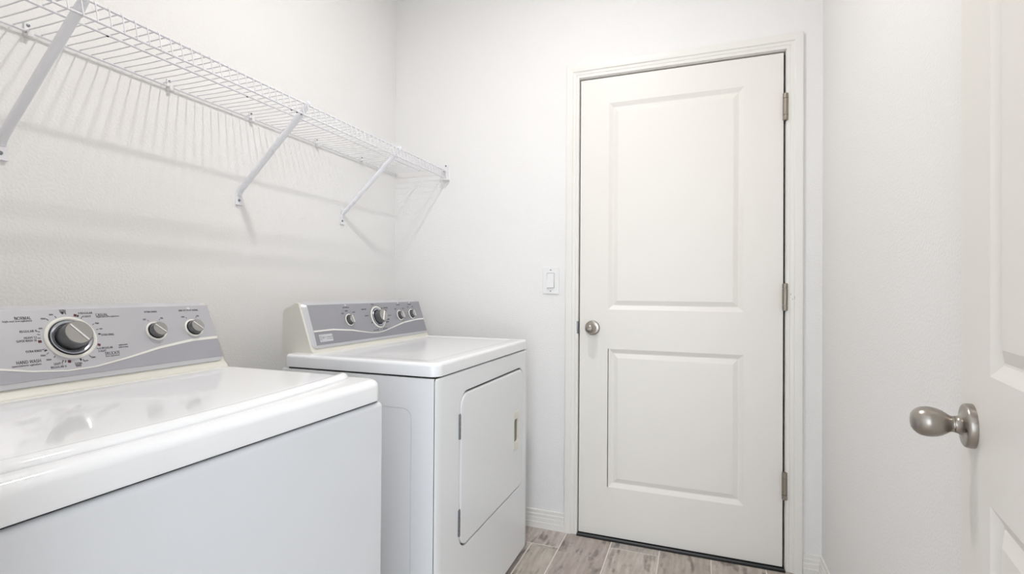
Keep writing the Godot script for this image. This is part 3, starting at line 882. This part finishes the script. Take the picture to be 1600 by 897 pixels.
	for q in [["DRYNESS", 0.7479, 0.1127, 0.0340], ["MORE", 0.7497, 0.0997, 0.0138], ["LESS", 0.7737, 0.0911, 0.0115], ["AUTO", 0.7111, 0.0934, 0.0159], ["TIMED DRY", 0.6492, 0.1023, 0.0305], ["DELICATE", 0.6404, 0.0766, 0.0211], ["COOL", 0.5890, 0.1200, 0.0183], ["PERM PRESS", 0.5077, 0.1043, 0.0320], ["LOW", 0.5148, 0.0936, 0.0177], ["HEAVY", 0.4980, 0.0713, 0.0325], ["NORMAL", 0.5110, 0.0558, 0.0186], ["DAMP", 0.5200, 0.0456, 0.0184], ["COTTON", 0.6075, 0.0171, 0.0326], ["AIR DRY", 0.5462, 0.0195, 0.0305], ["TEMP", 0.4147, 0.1142, 0.0243], ["LOW", 0.4405, 0.0965, 0.0119], ["HIGH", 0.3821, 0.0974, 0.0126], ["SIGNAL", 0.3244, 0.1142, 0.0279], ["OFF", 0.3421, 0.1021, 0.0091], ["ON", 0.3073, 0.1030, 0.0116]]:
		lettering(fa, xf, q[0], q[1], q[2], q[3], 0.0044, M.print)
	for k in 22:
		var a := TAU * (k + 0.3) / 22.0
		if k % 7 == 3: continue
		mark(fa, xf, 0.572 - cos(a) * 0.0495, 0.068 + sin(a) * 0.0495, 0.572, 0.068, 0.002, 0.0005, M.print)
	mark(fa, xf, 0.5345, 0.1030, 0.572, 0.068, 0.0026, 0.0022, M.print)
	mark(fa, xf, 0.6200, 0.0480, 0.572, 0.068, 0.0026, 0.0022, M.print)
	# raised badge plate
	s = Soup.new(); s.xf = xf
	s.prism(ring3(Soup.rrect(0.0315, 0.0125, 0.002, 3), Vector3.RIGHT, Vector3.UP, Vector3(-0.8865, 0.0112, 0.0003)), Vector3(0, 0, 0.0016))
	part("badge", s, M.silver, fa)
	s = Soup.new(); s.xf = xf
	s.prism(ring3(Soup.rrect(0.0050, 0.0085, 0.001, 3), Vector3.RIGHT, Vector3.UP, Vector3(-0.9105, 0.0115, 0.0018)), Vector3(0, 0, 0.0006))
	part("badge_emblem", s, M.fascia, fa)
	lettering(fa, xf, "MCT", 0.8950, 0.0130, 0.0160, 0.0075, M.fascia_low, false, 0.0022)
	lettering(fa, xf, "Commercial", 0.8705, 0.0145, 0.0260, 0.0050, M.fascia_low, false, 0.0022)
	lettering(fa, xf, "Technology", 0.8705, 0.0075, 0.0260, 0.0050, M.fascia_low, false, 0.0022)

# ---------------------------------------------------------------- shelf
func wire_shelf() -> void:
	var z0 := 0.012; var z1 := 1.98
	var t := thing("wire_shelf", Vector3(0.15, 1.69, 1.0), "white wire shelf running along the wall above washer and dryer", "shelf")
	for q in [["back_rod", 0.010, 1.6905, 0.002, z1], ["middle_rod", 0.178, 1.6865, 0.055, z1], ["front_rod", 0.2945, 1.6885, 0.030, z1], ["lip_rod", 0.3060, 1.6475, 0.030, z1]]:
		var s := Soup.new()
		s.tube(PackedVector3Array([Vector3(q[1], q[2], q[3]), Vector3(q[1], q[2], q[4])]), 0.0029, 10)
		part(q[0], s, M.wire, t)
	var wire := Soup.new()
	wire.tube(PackedVector3Array([Vector3(0.006, 1.6945, 0), Vector3(0.100, 1.6925, 0), Vector3(0.285, 1.6930, 0), Vector3(0.2955, 1.6915, 0), Vector3(0.2995, 1.6860, 0), Vector3(0.3105, 1.6440, 0)]), 0.00145, 6)
	for k in wire.p.size(): wire.p[k] -= t.position - Vector3(0, 0, 1.0)
	var wm := mesh_of(wire, 80.0)
	var k := 0
	var z := z0 + 0.012
	while z < z1:
		var o := MeshInstance3D.new()
		o.mesh = wm
		o.material_override = M.wire
		o.name = "cross_wire"
		t.add_child(o, true)
		o.position = Vector3(0, 0, z - 1.0)
		z += 0.0265
		k += 1
	var rs := Soup.new()
	for q in [[0.179, 1.6835, 1.466], [0.3052, 1.6440, 1.026], [0.3052, 1.6440, 1.004], [0.3052, 1.6440, 0.985], [0.178, 1.6832, 1.075]]:
		rs.rbox(Vector3(q[0] - 0.0022, q[1] - 0.0012, q[2] - 0.003), Vector3(q[0] + 0.0022, q[1] + 0.0015, q[2] + 0.003), 0.001, 1)
	part("rust_specks", rs, M.rust, t)
	# wall clips
	var clip_at := [1.5318, 1.1952, 0.9033, 0.5777, 0.2842]
	var clip_label := ["white plastic shelf clip on the wall beside the nearest diagonal brace", "white plastic shelf clip, second along the wall from the nearest brace", "white plastic shelf clip just left of the middle brace on the wall", "white plastic shelf clip between the middle and the far brace", "white plastic shelf clip behind the far brace near the corner"]
	for i in 5:
		var c: float = clip_at[i]
		var cl := thing("wall_clip", Vector3(0.0, 1.675, c), clip_label[i], "shelf clip", "shelf clips on the wall")
		var s := Soup.new()
		s.rbox(Vector3(0.0, 1.679, c - 0.0075), Vector3(0.005, 1.715, c + 0.0075), 0.002, 2)
		s.rbox(Vector3(0.003, 1.679, c - 0.0065), Vector3(0.0165, 1.6865, c + 0.0065), 0.002, 2)
		s.rbox(Vector3(0.0135, 1.681, c - 0.0065), Vector3(0.0170, 1.694, c + 0.0065), 0.0015, 2)
		part("clip_body", s, M.plastic, cl)
		s = Soup.new()
		s.lathe(Vector3(0.005, 1.7075, c), Vector3.RIGHT, [[0.0, 0.0], [0.0038, 0.0], [0.0034, 0.0016], [0.0, 0.0020]], 12)
		part("screw", s, M.galv, cl)
	# diagonal braces
	var bl := ["white diagonal shelf brace nearest the camera above the washer", "white diagonal shelf brace in the middle of the wire shelf", "white diagonal shelf brace closest to the corner"]
	var bz := [1.578, 0.9480, 0.4150]
	for i in 3:
		var c: float = bz[i]
		var b := thing("shelf_brace", Vector3(0, 1.385, c), bl[i], "shelf brace", "diagonal braces under the wire shelf")
		# a channel flattened at the wall end: rings along its length, wide across z
		var path := [[0.0035, 1.4130, 0.0105, 0.0022], [0.0060, 1.4210, 0.0105, 0.0030], [0.0120, 1.4310, 0.0100, 0.0060], [0.0260, 1.4440, 0.0096, 0.0085], [0.150, 1.5555, 0.0096, 0.0090], [0.262, 1.6560, 0.0096, 0.0090], [0.284, 1.6760, 0.0094, 0.0060], [0.2925, 1.6835, 0.0090, 0.0035], [0.2995, 1.6930, 0.0070, 0.0020]]
		var d := Vector3(0.67, 0.742, 0).normalized()
		var e := Vector3(-d.y, d.x, 0)
		var rings := []
		for q in path:
			rings.append(ring3(Soup.rrect(q[2], q[3], minf(q[2], q[3]) * 0.85, 4), Vector3(0, 0, 1), e, Vector3(q[0], q[1], c)))
		var s := Soup.new()
		s.loft(rings)
		part("arm", s, M.brace, b, 50.0)
		s = Soup.new()
		var pr := []
		for q in [[0.0, 0.0], [0.0, 0.0026], [0.0008, 0.0034]]:
			pr.append(ring3(Soup.rrect(0.0135 - q[0], 0.0205 - q[0], 0.004, 4), Vector3(0, 0, 1), Vector3.UP, Vector3(q[1], 1.4000, c)))
		s.loft(pr)
		s.rbox(Vector3(0.0, 1.3785, c - 0.013), Vector3(0.008, 1.3815, c + 0.013), 0.001, 1)
		part("wall_plate", s, M.wire, b)
		s = Soup.new()
		s.lathe(Vector3(0.0034, 1.3955, c), Vector3.RIGHT, [[0.0, 0.0], [0.0048, 0.0], [0.0044, 0.0015], [0.0, 0.0022]], 14)
		part("screw", s, M.galv, b)
		s = Soup.new()
		s.tube(PackedVector3Array([Vector3(0.2905, 1.6800, c), Vector3(0.3010, 1.6900, c), Vector3(0.3005, 1.6960, c), Vector3(0.2945, 1.6985, c), Vector3(0.2890, 1.6950, c)]), 0.0030, 8)
		part("hook", s, M.brace, b)
		s = Soup.new()
		s.lathe(Vector3(0.2790, 1.6600, c), e * -1.0, [[0.0, 0.006], [0.0032, 0.006], [0.0032, 0.0098], [0.0, 0.0102]], 12)
		part("rivet", s, M.pointer, b)
	# bracket that carries the shelf end on the door wall
	var eb := thing("end_bracket", Vector3(0.29, 1.63, 0.0), "white plastic end bracket holding the shelf front against the door wall", "shelf bracket")
	var s2 := Soup.new()
	s2.rbox(Vector3(0.262, 1.634, 0.0), Vector3(0.318, 1.722, 0.004), 0.002, 2)
	part("back_plate", s2, M.plastic, eb)
	s2 = Soup.new()
	s2.rbox(Vector3(0.280, 1.636, 0.003), Vector3(0.320, 1.6445, 0.036), 0.002, 2)
	s2.rbox(Vector3(0.3105, 1.636, 0.003), Vector3(0.3150, 1.700, 0.030), 0.002, 2)
	s2.rbox(Vector3(0.284, 1.680, 0.003), Vector3(0.303, 1.6852, 0.032), 0.002, 2)
	part("cradle", s2, M.plastic, eb)
	for y in [1.712, 1.650]:
		s2 = Soup.new()
		s2.lathe(Vector3(0.297, y, 0.004), Vector3(0, 0, 1), [[0.0, 0.0], [0.0042, 0.0], [0.0038, 0.0014], [0.0, 0.0018]], 12)
		part("screw", s2, M.galv, eb)

func light_switch() -> void:
	var t := thing("light_switch", Vector3(0.8440, 1.14, 0), "white rocker light switch on the wall beside the closed door", "light switch")
	var s := Soup.new()
	var rings := []
	for q in [[0.0, 0.0], [0.0, 0.0035], [0.0012, 0.0055], [0.0035, 0.0062]]:
		rings.append(ring3(Soup.rrect(0.0390 - q[0], 0.0625 - q[0], 0.004, 4), Vector3.RIGHT, Vector3.UP, Vector3(0.8440, 1.1396, q[1])))
	s.loft(rings)
	part("plate", s, M.plastic, t)
	s = Soup.new()
	s.prism(ring3(Soup.rrect(0.0175, 0.0345, 0.002, 3), Vector3.RIGHT, Vector3.UP, Vector3(0.8440, 1.1396, 0.006)), Vector3(0, 0, 0.0006))
	part("rocker_slot", s, M.print_soft, t)
	s = Soup.new()
	# rocker pressed at the top: proud at the bottom
	var r := PackedVector3Array([Vector3(0, 1.1728, 0.0060), Vector3(0, 1.1728, 0.0075), Vector3(0, 1.1400, 0.0100), Vector3(0, 1.1075, 0.0145), Vector3(0, 1.1062, 0.0140), Vector3(0, 1.1062, 0.0060)])
	for k in r.size(): r[k].x = 0.8440 - 0.0163
	s.prism(r, Vector3(0.0326, 0, 0))
	part("rocker", s, M.plastic, t, 20.0)
	for y in [1.1880, 1.0912]:
		s = Soup.new()
		s.lathe(Vector3(0.8440, y, 0.0060), Vector3(0, 0, 1), [[0.0, 0.0], [0.0032, 0.0], [0.0028, 0.0010], [0.0, 0.0013]], 12)
		part("screw", s, M.galv, t)
